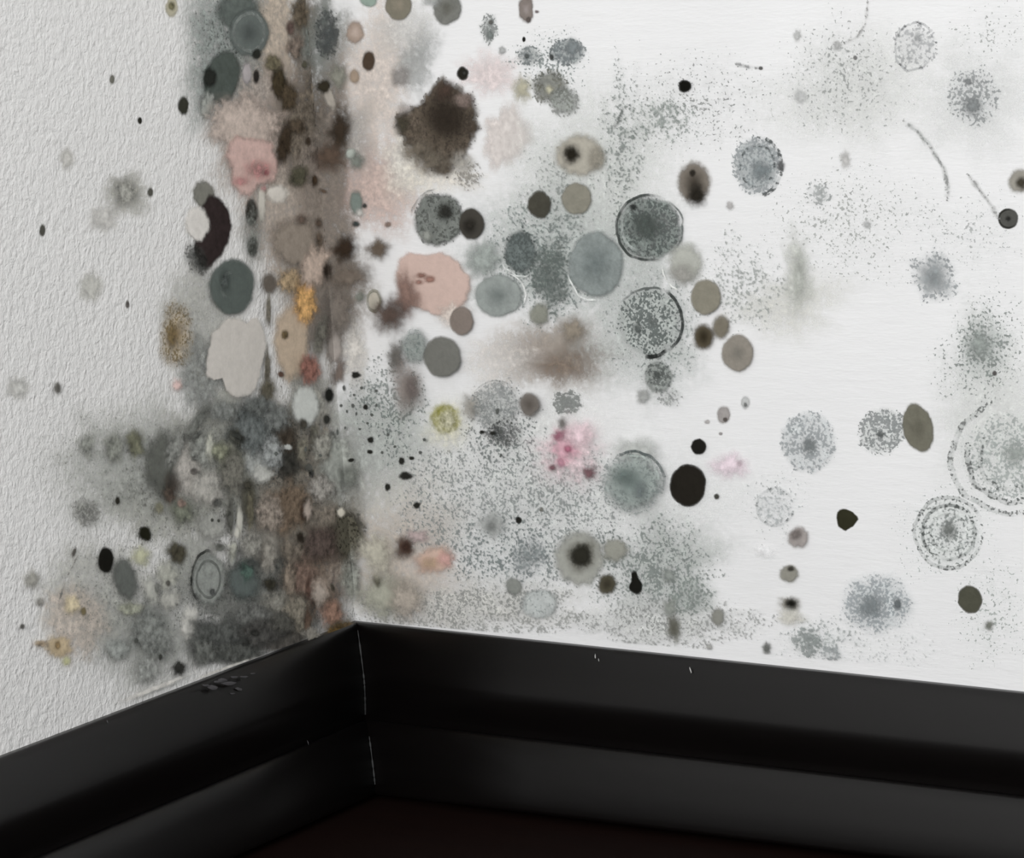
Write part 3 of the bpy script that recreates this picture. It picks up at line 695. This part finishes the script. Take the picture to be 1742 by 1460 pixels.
A(1014, 450, 50, 60, (130,141,138), 'blue-grey dense colony', 'the dense blue-grey colony', soft=.8, irr=.05, mott=.22, mid=((104,116,114), .8), rings=[(1.02,.07,(226,230,226),.8,80,170)])
A(885, 428, 32, 42, (100,112,109), 'dark blue-grey colony', 'the dark blue-grey colony', soft=.6, irr=.08, mott=.35, sp=(.5,.5), g=(70,80,78), rings=[(1.05,.08,(224,228,224),.7,50,170)])
A(848, 503, 44, 39, (142,151,146), 'grey-green disc', 'the grey-green disc', soft=.8, irr=.04, mott=.15, mid=((112,122,118), .7), rings=[(1.04,.08,(230,232,228),.85,-80,30)])
A(820, 440, 34, 36, (150,160,153), 'pale green-grey colony', soft=.3, mott=.25)
A(935, 470, 32, 60, (128,140,132), 'green speckled patch', a=.6, soft=.3, sp=(.7,.5), g=(84,96,90))
A(745, 372, 47, 50, (118,124,117), 'grey-green disc', 'the grey-green disc with black spots', soft=.75, irr=.06, mott=.3, sp=(.3,.55), g=(76,80,74), cores=[(12,-12,17,18,(46,46,42),.1),(-18,30,14,12,(150,154,144),.1)], rings=[(1.03,.06,(110,112,108),.6,180,270)])
A(802, 381, 24, 29, (66,63,57), 'dark charcoal disc', 'the charcoal disc', soft=.8, irr=.04, mott=.1, cores=[(-3,4,14,16,(44,41,36),.1,.8)])
A(733, 475, 68, 64, (198,172,161), 'large salmon pink colony', 'the large salmon pink colony', soft=.84, irr=.05, mott=.06, th=1.1, poly=[(672,440),(690,425),(720,430),(750,424),(775,436),(790,455),(803,470),(804,490),(798,515),(785,530),(765,545),(740,540),(715,530),(690,520),(675,500),(668,470)], cores=[(-16,-6,12,7,(142,106,94),.1),(-2,0,12,8,(150,112,100),.1),(-20,5,9,6,(156,118,106),.1)])
A(770, 535, 30, 26, (214,202,192), 'cream smudge', soft=.1)
A(690, 505, 26, 44, (132,106,96), 'brownish pink smudge', soft=.1, irr=.2)
A(662, 535, 32, 36, (84,70,63), 'dark brown blurred colony', 'the dark brown blur under the salmon pink colony', soft=.15, irr=.2, mott=.3)
A(785, 546, 21, 26, (126,115,107), 'warm brown-grey disc', 'the warm brown-grey disc', soft=.82, irr=.04, mott=.1)
A(705, 590, 34, 40, (140,150,144), 'green-grey speckled colony', a=.85, soft=.4, mott=.25, sp=(.4,.4), g=(96,110,106))
A(752, 607, 33, 37, (110,110,104), 'plain grey disc', 'the plain grey disc', soft=.88, irr=.04, mott=.1, th=.8)
A(672, 608, 18, 32, (98,95,90), 'grey blurred drip', soft=.1, irr=.12)
A(692, 660, 30, 48, (136,127,121), 'mauve-grey blurred drip', 'the mauve-grey drip', soft=.1, irr=.12, cores=[(8,0,14,26,(112,102,98),0,.8)])
A(758, 712, 30, 33, (168,166,92), 'yellow-green colony', 'the yellow-green colony', soft=.5, mott=.15, irr=.1, cores=[(-1,2,25,28,(134,132,36),.55),(3,2,15,16,(104,104,20),.3)])
film(762, 726, 42, 46, (226,222,196), 'pale yellow halo below', a=.5)
A(802, 690, 22, 26, (150,146,138), 'grey-brown blurred spot', soft=.1, cores=[(8,8,10,10,(124,122,118),0,.7)])
A(842, 690, 44, 44, (185,189,184), 'grey speckled disc', a=.5, soft=.6, sp=(.6,.55), g=(120,126,124), rings=[(.95,.07,(150,154,150),.5,200,380,.4)])
A(855, 738, 30, 26, (160,162,158), 'cluster of dark grey flecks', a=.1, soft=.2, sp=(.62,.5), g=(52,54,54))
A(900, 688, 21, 25, (108,102,96), 'brown-grey disc', 'the brown-grey disc', soft=.6, irr=.06, mid=((88,82,76), .7))
A(965, 685, 26, 20, (150,158,150), 'dark green fleck cluster', a=.3, soft=.2, sp=(.75,.6), g=(92,100,94))
A(917, 535, 22, 26, (134,136,120), 'olive-grey disc', soft=.4, mott=.15)
A(975, 562, 28, 26, (140,130,116), 'soft brown spot', soft=.05)
A(1165, 448, 38, 46, (172,174,162), 'pale olive colony', 'the pale olive colony', soft=.4, mott=.12, cores=[(-4,18,26,22,(158,156,150),.1,.7)], rings=[(1.03,.08,(228,230,224),.8,100,180)])
A(1200, 505, 27, 32, (130,126,112), 'olive-grey disc', 'the olive-grey disc', soft=.86, irr=.03, mott=.12)
A(1226, 556, 21, 26, (116,110,96), 'olive-brown spot', soft=.4)
A(1197, 573, 23, 28, (86,78,62), 'dark olive-brown disc', 'the dark olive-brown disc', soft=.45, mid=((48,42,30), .8))
A(1255, 601, 30, 34, (136,130,120), 'brown-grey disc', 'the brown-grey disc of the clustered trio', soft=.8, irr=.06, mott=.12, mid=((114,110,102), .6))
A(1120, 642, 27, 30, (140,147,141), 'dark speckled disc', 'the dark speckled disc', a=.9, soft=.7, mott=.3, sp=(.6,.4), g=(84,90,86), cores=[(-2,-4,9,9,(80,86,82),.1)])
A(1094, 674, 13, 14, (150,152,148), 'grey spot', soft=.3, mott=.3)
A(1135, 675, 26, 16, (176,182,176), 'grey speckled fringe', a=.4, soft=.2, sp=(.6,.45), g=(112,118,114))
A(1231, 706, 13.5, 17, (150,145,142), 'brown-grey spot with a dark fleck', soft=.6, mott=.15, cores=[(3,8,5,5,(84,78,74),.2)])
A(1268, 685, 10, 14, (180,182,180), 'small pale grey spot', soft=.4, cores=[(0,4,4,5,(112,114,112),.2)])
A(1203, 718, 6, 5, (172,168,166), 'tiny pale dot', soft=.3)
A(1226, 738, 4, 3.5, (140,136,134), 'tiny grey dot', soft=.3)
film(968, 768, 70, 62, (228,204,208), 'pale pink stain', 'the pale pink stain', a=.85, soft=.2, pat=.45)
A(960, 760, 26, 34, (206,160,172), 'bright pink blotch', 'the bright pink blotch', soft=.15, irr=.25, mott=.2, cores=[(-6,-18,18,10,(142,88,104),.1),(6,4,9,9,(162,96,116),.1),(-20,36,9,8,(116,80,86),.1),(-6,28,8,12,(176,128,142),.1)])
A(956, 720, 10, 16, (112,108,104), 'dark grey-green streak above pink', soft=.2)
A(1002, 805, 13, 14, (110,80,84), 'dark mauve spot', soft=.3, irr=.2, mott=.4)
A(985, 740, 30, 26, (222,196,202), 'pink smudge', soft=.1)
A(1080, 765, 44, 26, (178,182,176), 'soft grey-green smudge', soft=.1)
A(1076, 822, 60, 60, (148,160,154), 'teal ringed colony', 'the teal ringed colony', soft=.5, irr=.04, mott=.2, sp=(.3,.5), g=(104,116,112), mid=((112,128,122), .75), rings=[(.9,.09,(86,98,96),.85,-130,20),(.76,.08,(176,190,182),.6,-130,10)], cores=[(-14,-10,26,20,(104,122,116),0,.7),(14,14,16,22,(106,118,118),0,.6)])
A(1188, 760, 14, 14.5, (30,29,25), 'jet black round spot', 'the small jet black spot', soft=.78, irr=.08)
A(1170, 826, 31.5, 38, (34,31,26), 'large jet black disc', 'the large jet black disc', soft=.9, irr=.04, th=1.1, mott=.15)
A(1219, 845, 5.5, 6, (66,66,60), 'tiny dark grey dot', soft=.5)
A(1240, 792, 38, 24, (220,203,211), 'pale mauve-pink smudge', soft=.05, cores=[(18,-4,7,9,(178,162,168),0,.7)])
A(1374, 752, 52, 58, (206,212,212), 'grey speckled colony with a dark heart', 'the grey speckled colony with the dark heart', a=.5, soft=.7, irr=.05, sp=(.72,.42), g=(124,134,136), cores=[(2,6,16,18,(112,120,120),0,.7)])
A(1500, 732, 50, 44, (206,211,207), 'grey speckled oval colony', 'the grey speckled oval', a=.6, soft=.6, irr=.1, sp=(.66,.5), g=(112,120,118), cores=[(-2,8,9,8,(88,94,92),0,.8)])
A(1562, 728, 28, 44, (108,106,93), 'olive-grey upright disc', 'the olive-grey upright disc', soft=.82, irr=.06, mott=.15, rot=-14, mid=((96,94,82), .7))
A(1440, 884, 20, 20.5, (46,45,31), 'black triangular spot', 'the black triangular spot', soft=.85, poly=[(1424,868),(1436,864),(1450,870),(1463,882),(1452,896),(1438,905),(1425,897),(1422,882)], irr=.04, th=.9)
A(1358, 914, 22, 24, (150,143,139), 'mauve-grey disc', 'the mauve-grey disc', soft=.5, irr=.1, mott=.15, cores=[(-4,-4,13,12,(118,110,106),.1)])
A(1342, 976, 20, 18, (134,132,122), 'grey disc with a dark fleck', soft=.55, cores=[(3,-8,8,6,(58,56,50),.1)])
A(1343, 1027, 21, 15, (140,136,126), 'black blurred spot', soft=.1, cores=[(3,1,13,14,(26,25,21),.1)])
A(1343, 1050, 26, 16, (196,194,184), 'pale grey smudge', soft=.1)
speckle(1608, 905, 92, 88, (150,160,155), .42, 'faint spore speckle around the concentric rings')
A(1318, 862, 36, 38, (218,221,221), 'very faint ringed colony', a=.35, soft=.5, sp=(.45,.42), g=(165,170,170), rings=[(.85,.14,(190,194,194),.35,0,359,.3)])
A(1614, 906, 62, 64, (216,221,217), 'pale colony of concentric rings', 'the colony of concentric rings', a=.6, soft=.7, irr=.03, sp=(.58,.34), g=(130,138,134), rings=[(.94,.12,(168,176,171),.4,0,359,.4),(.72,.10,(140,148,144),.6,120,320,.45),(.72,.09,(165,173,168),.45,-40,120,.4),(.5,.08,(182,189,184),.35,0,359,.35)], cores=[(0,-4,16,20,(112,118,112),0,.8)])
A(1722, 778, 104, 104, (212,218,213), 'very large pale ringed colony', 'the very large pale ringed colony', a=.3, soft=.4, irr=.06, sp=(.55,.42), g=(150,160,155), pat=.5, rings=[(.95,.10,(178,186,181),.3,70,250,.42),(.74,.10,(165,173,168),.4,70,200,.45),(.52,.08,(180,187,182),.3,70,220,.4)], cores=[(6,-6,26,26,(150,160,152),0,.6)])
A(1490, 1026, 76, 62, (198,205,206), 'blue-grey speckled colony with two dark hearts', 'the speckled colony with two dark hearts', a=.6, soft=.4, irr=.08, sp=(.62,.45), g=(120,132,136), cores=[(-8,6,26,24,(120,130,132),0,.85),(37,2,9,13,(92,100,102),.1)])
A(1650, 1020, 21.5, 25, (74,74,62), 'dark olive-grey disc', 'the dark olive-grey disc', soft=.85, irr=.05, mott=.15, rot=-15)
A(1682, 1065, 11, 11, (116,120,108), 'grey-green blurred spot', soft=.2)
A(1588, 474, 38, 46, (176,182,182), 'blue-grey cloudy colony', 'the blue-grey cloudy colony', a=.8, soft=.2, irr=.12, sp=(.4,.55), g=(130,138,140), mid=((126,134,136), .7))
A(1655, 165, 58, 66, (222,225,224), 'grey starburst colony', 'the grey starburst colony', a=.4, soft=.4, irr=.12, sp=(.58,.42), g=(132,138,138), cores=[(0,16,20,20,(128,134,134),0,.8),(-8,-26,8,8,(126,130,130),.1)])
A(1555, 78, 42, 46, (224,225,224), 'faint pale ringed colony', 'the faint ringed colony', a=.4, soft=.5, irr=.1, sp=(.48,.45), g=(160,163,164), rings=[(.85,.1,(182,185,186),.5,0,359,.3)], cores=[(6,-14,8,12,(168,172,172),0,.8)])
A(1672, 588, 52, 56, (190,198,192), 'green-grey cloudy colony', 'the green-grey cloudy colony', a=.6, soft=.2, irr=.15, sp=(.55,.4), g=(132,142,136), cores=[(-6,0,26,28,(150,160,153),0,.7)])
A(1692, 635, 5, 5.5, (84,82,80), 'tiny dark grey dot', soft=.4)
A(1733, 308, 22, 26, (150,146,136), 'warm grey disc with a dark heart', 'the warm grey disc with a dark heart', soft=.5, cores=[(4,3,12,14,(62,58,48),0)])
A(1715, 372, 18, 18.5, (80,80,76), 'charcoal ringed disc', 'the charcoal ringed disc', soft=.82, irr=.04, rings=[(.86,.2,(48,48,44),.8,20,300)], cores=[(0,0,6,6,(44,44,42),.1)])
A(1355, 468, 28, 74, (196,199,189), 'pale olive upright streak', 'the pale olive upright streak', soft=.1, irr=.12, pat=.2, cores=[(4,0,11,44,(176,180,170),0,.8)])
A(1438, 270, 11, 16, (186,185,182), 'small grey blurred spot', soft=.05)
A(1424, 78, 10, 12, (178,179,176), 'small grey blurred spot', soft=.05)
A(1455, 98, 4.5, 5, (118,118,116), 'tiny dark grey dot', soft=.4)
A(1357, 60, 9, 13, (182,183,180), 'faint grey spot', soft=.05)
A(1362, 165, 13, 14, (190,192,190), 'faint grey spot', soft=.05)
A(1475, 382, 9, 9, (178,180,178), 'faint grey spot', soft=.1)
A(1395, 330, 22, 24, (200,204,202), 'faint speckled spot', a=.3, soft=.1, sp=(.6,.4), g=(150,156,154))
A(986, 950, 50, 54, (156,157,146), 'grey-green disc with a large black heart', 'the disc with the large black heart', soft=.6, irr=.07, mott=.12, cores=[(3,-4,30,32,(104,102,92),.1),(3,-4,23,25,(42,41,34),.35)])
A(1046, 936, 29, 27, (142,142,132), 'warm grey blurred disc', soft=.4, irr=.1)
A(1033, 994, 20, 22, (76,72,58), 'dark olive disc', 'the dark olive disc', soft=.5, irr=.08, mid=((52,48,38), .7))
A(1080, 991, 13, 23, (24,24,20), 'jet black bean-shaped spot', 'the jet black bean', soft=.8, poly=[(1073,970),(1082,969),(1086,982),(1094,995),(1092,1010),(1084,1014),(1070,1005),(1069,998),(1074,988)], irr=.05, th=.9)
A(1137, 980, 14, 16, (138,146,138), 'grey-green blurred spot', soft=.1)
A(1175, 1018, 40, 34, (168,178,170), 'green speckled patch', a=.6, soft=.3, sp=(.6,.5), g=(120,132,124))
A(1146, 1068, 15, 28, (112,112,102), 'grey upright oval', 'the grey upright oval', soft=.3, mid=((84,83,74), .7))
A(1138, 1035, 14, 18, (136,142,132), 'grey-green spot', soft=.1)
A(1221, 1050, 14, 21, (128,128,120), 'warm grey oval', soft=.4)
A(1206, 1101, 8, 9, (152,152,148), 'small grey spot', soft=.2)
A(874, 998, 18, 19, (128,132,124), 'grey disc', soft=.5, mott=.15)
A(918, 1028, 38, 30, (172,178,175), 'pale blue-grey disc', 'the pale blue-grey disc', soft=.6, mott=.2, sp=(.3,.4), g=(128,136,134))
A(836, 893, 24, 26, (164,168,164), 'grey blurred colony', 'the blurred grey spot', soft=.05, cores=[(0,2,12,14,(124,128,124),0,.8)])
A(900, 945, 34, 36, (160,168,168), 'blue-grey speckled patch', a=.5, soft=.1, sp=(.6,.5), g=(112,122,122))
A(882, 885, 6.5, 7, (34,34,30), 'small black dot', soft=.6)
A(921, 867, 4.5, 5, (112,112,106), 'tiny grey dot', soft=.4)
A(689, 931, 21, 24, (84,66,57), 'dark reddish-brown spot', 'the dark reddish-brown spot', soft=.3, irr=.15, rot=20, cores=[(2,0,11,11,(64,46,38),.1)])
A(738, 953, 44, 32, (196,168,152), 'peach-pink patch', 'the peach-pink patch', soft=.35, irr=.18, mott=.15, cores=[(20,-2,18,16,(204,160,152),0,.8),(-8,6,18,14,(176,152,126),0,.7)])
A(712, 912, 22, 14, (178,160,158), 'mauve-pink fleck', soft=.2, irr=.3, mott=.3)
A(655, 1012, 54, 46, (156,156,141), 'olive-grey soft patch', 'the olive-grey soft patch', soft=.3, irr=.12)
A(690, 1020, 34, 40, (168,158,146), 'tan soft smudge', soft=.1)
A(641, 988, 8, 14, (88,86,72), 'small dark olive fleck', soft=.3, rot=-25)
A(640, 940, 40, 40, (178,174,158), 'pale olive smudge', soft=.1)
A(1304, 1103, 10, 15, (96,99,93), 'dark grey-green spot', soft=.25, irr=.15)
A(1318, 1121, 4, 4, (84,86,84), 'tiny dark dot', soft=.4)
A(1374, 1092, 28, 26, (192,200,196), 'green-grey speckled disc', a=.4, soft=.3, sp=(.7,.5), g=(118,128,124))
A(1414, 1112, 18, 16, (198,203,202), 'grey speckled spot', a=.4, soft=.2, sp=(.62,.5), g=(126,134,134))
film(1300, 940, 20, 12, (248,247,244), 'bright white smear', a=.9, soft=.2, rot=15)
A(1720, 1160, 10, 5, (150,148,146), 'small grey fleck at the baseboard', soft=.2)

# ---- thin dark growth along hairline cracks in the plaster
def vein(pts, w, col, label):
    vs_, fs, pg, gr, gw = [], [], [], [], []
    LAYER[0] += 1
    h = .0009
    wall = wall_of(*pts[0]); p_ = pigment(col, daylight(at(*pts[0], 0), wall))
    fine = []
    for a_, b_ in zip(pts, pts[1:]):
        fine += [(a_[0]+(b_[0]-a_[0])*k/8, a_[1]+(b_[1]-a_[1])*k/8) for k in range(8)]
    for i, (x, y) in enumerate(fine):
        x2, y2 = fine[min(i+1, len(fine)-1)]; x1, y1 = fine[max(i-1, 0)]
        n = math.hypot(x2-x1, y2-y1) or 1; nx, ny = -(y2-y1)/n, (x2-x1)/n
        q = i/(len(fine)-1); ww = w*.62*(.45+.8*abs(noise.noise((x*.05, y*.05, 3.3)))+.2)
        for k in (-1, -.5, 0, .5, 1):
            vs_.append(at(x+nx*ww*k*2, y+ny*ww*k*2, h+.0002*(1-k*k)))
            pg.append((*p_, 1)); gr.append((*[v*.6 for v in p_], 1)); gw.append((.5*(1-abs(k))*sm(0, .1, q)*sm(0, .15, 1-q), .62*(1-abs(k)), .8, .4))
    for i in range(len(fine)-1):
        for k in range(4): fs.append((i*5+k, i*5+k+1, i*5+k+6, i*5+k+5))
    o = obj('mould_vein', vs_, fs, M_MOULD, None, True, at(*pts[len(pts)//2], 0))
    for nm, data in (('pigment', pg), ('grain', gr), ('growth', gw)):
        o.data.color_attributes.new(nm, 'FLOAT_COLOR', 'POINT').data.foreach_set('color', [v for c4 in data for v in c4])
    o['label'] = label; o['category'] = 'mould'; o['group'] = 'thin dark mould veins'
vein([(1535,205),(1560,222),(1585,255),(1605,285),(1612,320),(1610,345)], 6, (160,165,160), 'thick grey vein slanting under the faint ringed colony')
vein([(1645,295),(1668,325),(1690,355),(1702,380)], 5, (172,174,170), 'grey vein slanting down to the charcoal ringed disc')
vein([(1476,0),(1472,40),(1458,62),(1432,76)], 3.5, (168,168,164), 'thin grey vein curving down from the top of the smooth wall')
vein([(1250,108),(1275,114),(1296,117)], 4, (150,152,150), 'short grey vein ending in a tiny dark dot')
vein([(1060,180),(1052,205),(1042,222)], 4, (96,102,96), 'short dark green vein beside the beige dark-hearted colony')
vein([(135,940),(112,985),(98,1030)], 2.5, (140,136,130), 'fine grey hairline below the jet black oval of the rough wall')

# ---- countable black dots scattered beside the corner
DOTS = [(605,638,10,7),(690,810,15,9),(683,784,7,8),(659,829,6,8),(709,860,7.5,8.5),(630,749,7,7),(629,769,6,5),(622,693,6,6),(632,706,4,4),
        (600,690,4,6),(606,704,3,5),(612,730,4,3),(590,700,3,4),(580,690,4,4),(574,735,3.5,10),(597,783,7,4),(650,770,4,4),(615,660,4,4),
        (602,672,3,4),(640,665,4,4),(625,720,4,3.5),(587,728,3,4),(585,660,4,7),(545,775,4,5),(520,765,4,7),(470,772,5,6),(640,690,3,4),(660,740,4,4),(672,760,4,4),(715,770,5,5),(722,748,5,5),(852,735,5,5),(846,700,5,9),(838,737,7,4),(862,750,4,4),(852,775,4,6),(870,720,4,4),(820,735,7,4),(700,780,6,4)]
PROTO = None
for (x, y, a_, b_) in DOTS:
    o = disc('mould_dot', x, y, a_*(1 if a_ > 5.5 else .8), b_*(1 if a_ > 5.5 else .8), (38,38,34) if a_ > 5.5 else (84,88,83), soft=.45, irr=.2, th=.4)
    THINGS.append(dict(o=o, cx=x, cy=y, desc='tiny dark dot' if a_ < 5.6 else 'small jet black dot', lm=None, group='black mould dots beside the wall corner', cat='mould', label=None, wall=wall_of(x, y), r=a_))

# ---- labels: each names the colony by its look and by the striking colony it sits beside
LM = [t for t in THINGS if t['lm']]
DEF = {'R': 'mould growths on the smooth wall', 'L': 'mould growths on the rough wall'}
def relation(t, m):
    dx, dy = t['cx']-m['cx'], t['cy']-m['cy']
    if t['wall'] != m['wall'] or t['wall'] == 'R': side = 'towards the corner' if dx < 0 else 'away from the corner'
    else: side = 'towards the corner' if dx > 0 else 'away from the corner'
    d = math.hypot(dx, dy); near = 'just ' if d < 75 else ''
    nm = m['lm'] if m['lm'].count(' ') < 7 else m['lm']
    if abs(dy) > 1.8*abs(dx): return near + ('above ' if dy < 0 else 'below ') + nm
    if abs(dx) > 1.8*abs(dy): return 'beside ' + nm + ', ' + side
    return ('above ' if dy < 0 else 'below ') + nm + ', ' + side
import re
words_ = lambda s: len(re.findall(r"[A-Za-z0-9][A-Za-z0-9'’-]*", s))
used_ = set()
for t in sorted(THINGS, key=lambda t: 0 if t['lm'] else 1):
    opts = sorted((m for m in LM if m is not t), key=lambda m: math.hypot(t['cx']-m['cx'], t['cy']-m['cy'])+(0 if m['wall'] == t['wall'] else 80))
    lab = t['label']
    if not lab:
        for m in opts[:10]:
            s = t['desc']+' '+relation(t, m)
            if words_(s) > 16: s = s.replace(', towards the corner', ', cornerward').replace(', away from the corner', ', outward')
            if words_(s) <= 16 and s not in used_: lab = s; break
        else: lab = t['desc']+' '+relation(t, opts[0])
    used_.add(lab)
    o = t['o']; o['label'] = lab; o['category'] = t['cat']; o['group'] = t['group'] or DEF[t['wall']]

# ---- paint flecks and a dusty smear on the boards
def fleck(px, py, w, hgt, depth, side, mat, parent, name='paint_fleck', rot=0.):
    d = ray(px, py)
    if side == 'r': p = CAM + d*((-depth-CAM.y)/d.y)
    else: p = CAM + d*((depth-CAM.x)/d.x)
    n = 9; vs_ = []
    for k in range(n):
        a_ = 2*math.pi*k/n; r_ = .75+.5*noise.noise((k*1.3, px*.1, 2))
        u, v = w*math.cos(a_)*r_, hgt*math.sin(a_)*r_
        u, v = u*math.cos(rot)-v*math.sin(rot), u*math.sin(rot)+v*math.cos(rot)
        e = .0003 - v*.29
        vs_.append((p.x+u, p.y-e, p.z+v) if side == 'r' else (p.x+e, p.y-u, p.z+v))
    cen = (p.x, p.y-.0007, p.z) if side == 'r' else (p.x+.0007, p.y, p.z)
    vs_.append(cen)
    fs = [(k, (k+1) % n, n) if side == 'r' else ((k+1) % n, k, n) for k in range(n)]
    return obj(name, vs_, fs, mat, parent)

fleck(1013, 1117, .0004, .0016, .008, 'r', M_FLECK, br, rot=.2)
fleck(1019, 1123, .0003, .0012, .009, 'r', M_FLECK, br, rot=.3)
fleck(1175, 1140, .0004, .0024, .008, 'r', M_FLECK, br, rot=.45)
fleck(182, 1228, .0006, .0012, .008, 'l', M_SMEAR, bl)
fleck(572, 1100, .0003, .0018, .006, 'l', M_FLECK, bl)
fleck(523, 1263, .0002, .0018, .012, 'l', M_SMEAR, bl)
for (x, y, w, h_) in ((350, 1166, .004, .0008), (372, 1160, .005, .0007), (398, 1152, .004, .0008), (430, 1146, .003, .0006), (395, 1180, .003, .0006), (362, 1170, .006, .0016), (388, 1163, .007, .0017), (405, 1172, .004, .001), (378, 1157, .005, .0012), (415, 1152, .004, .0009)):
    fleck(x, y, w, h_, .009, 'l', M_SMEAR, bl, 'dust_smear', .25)
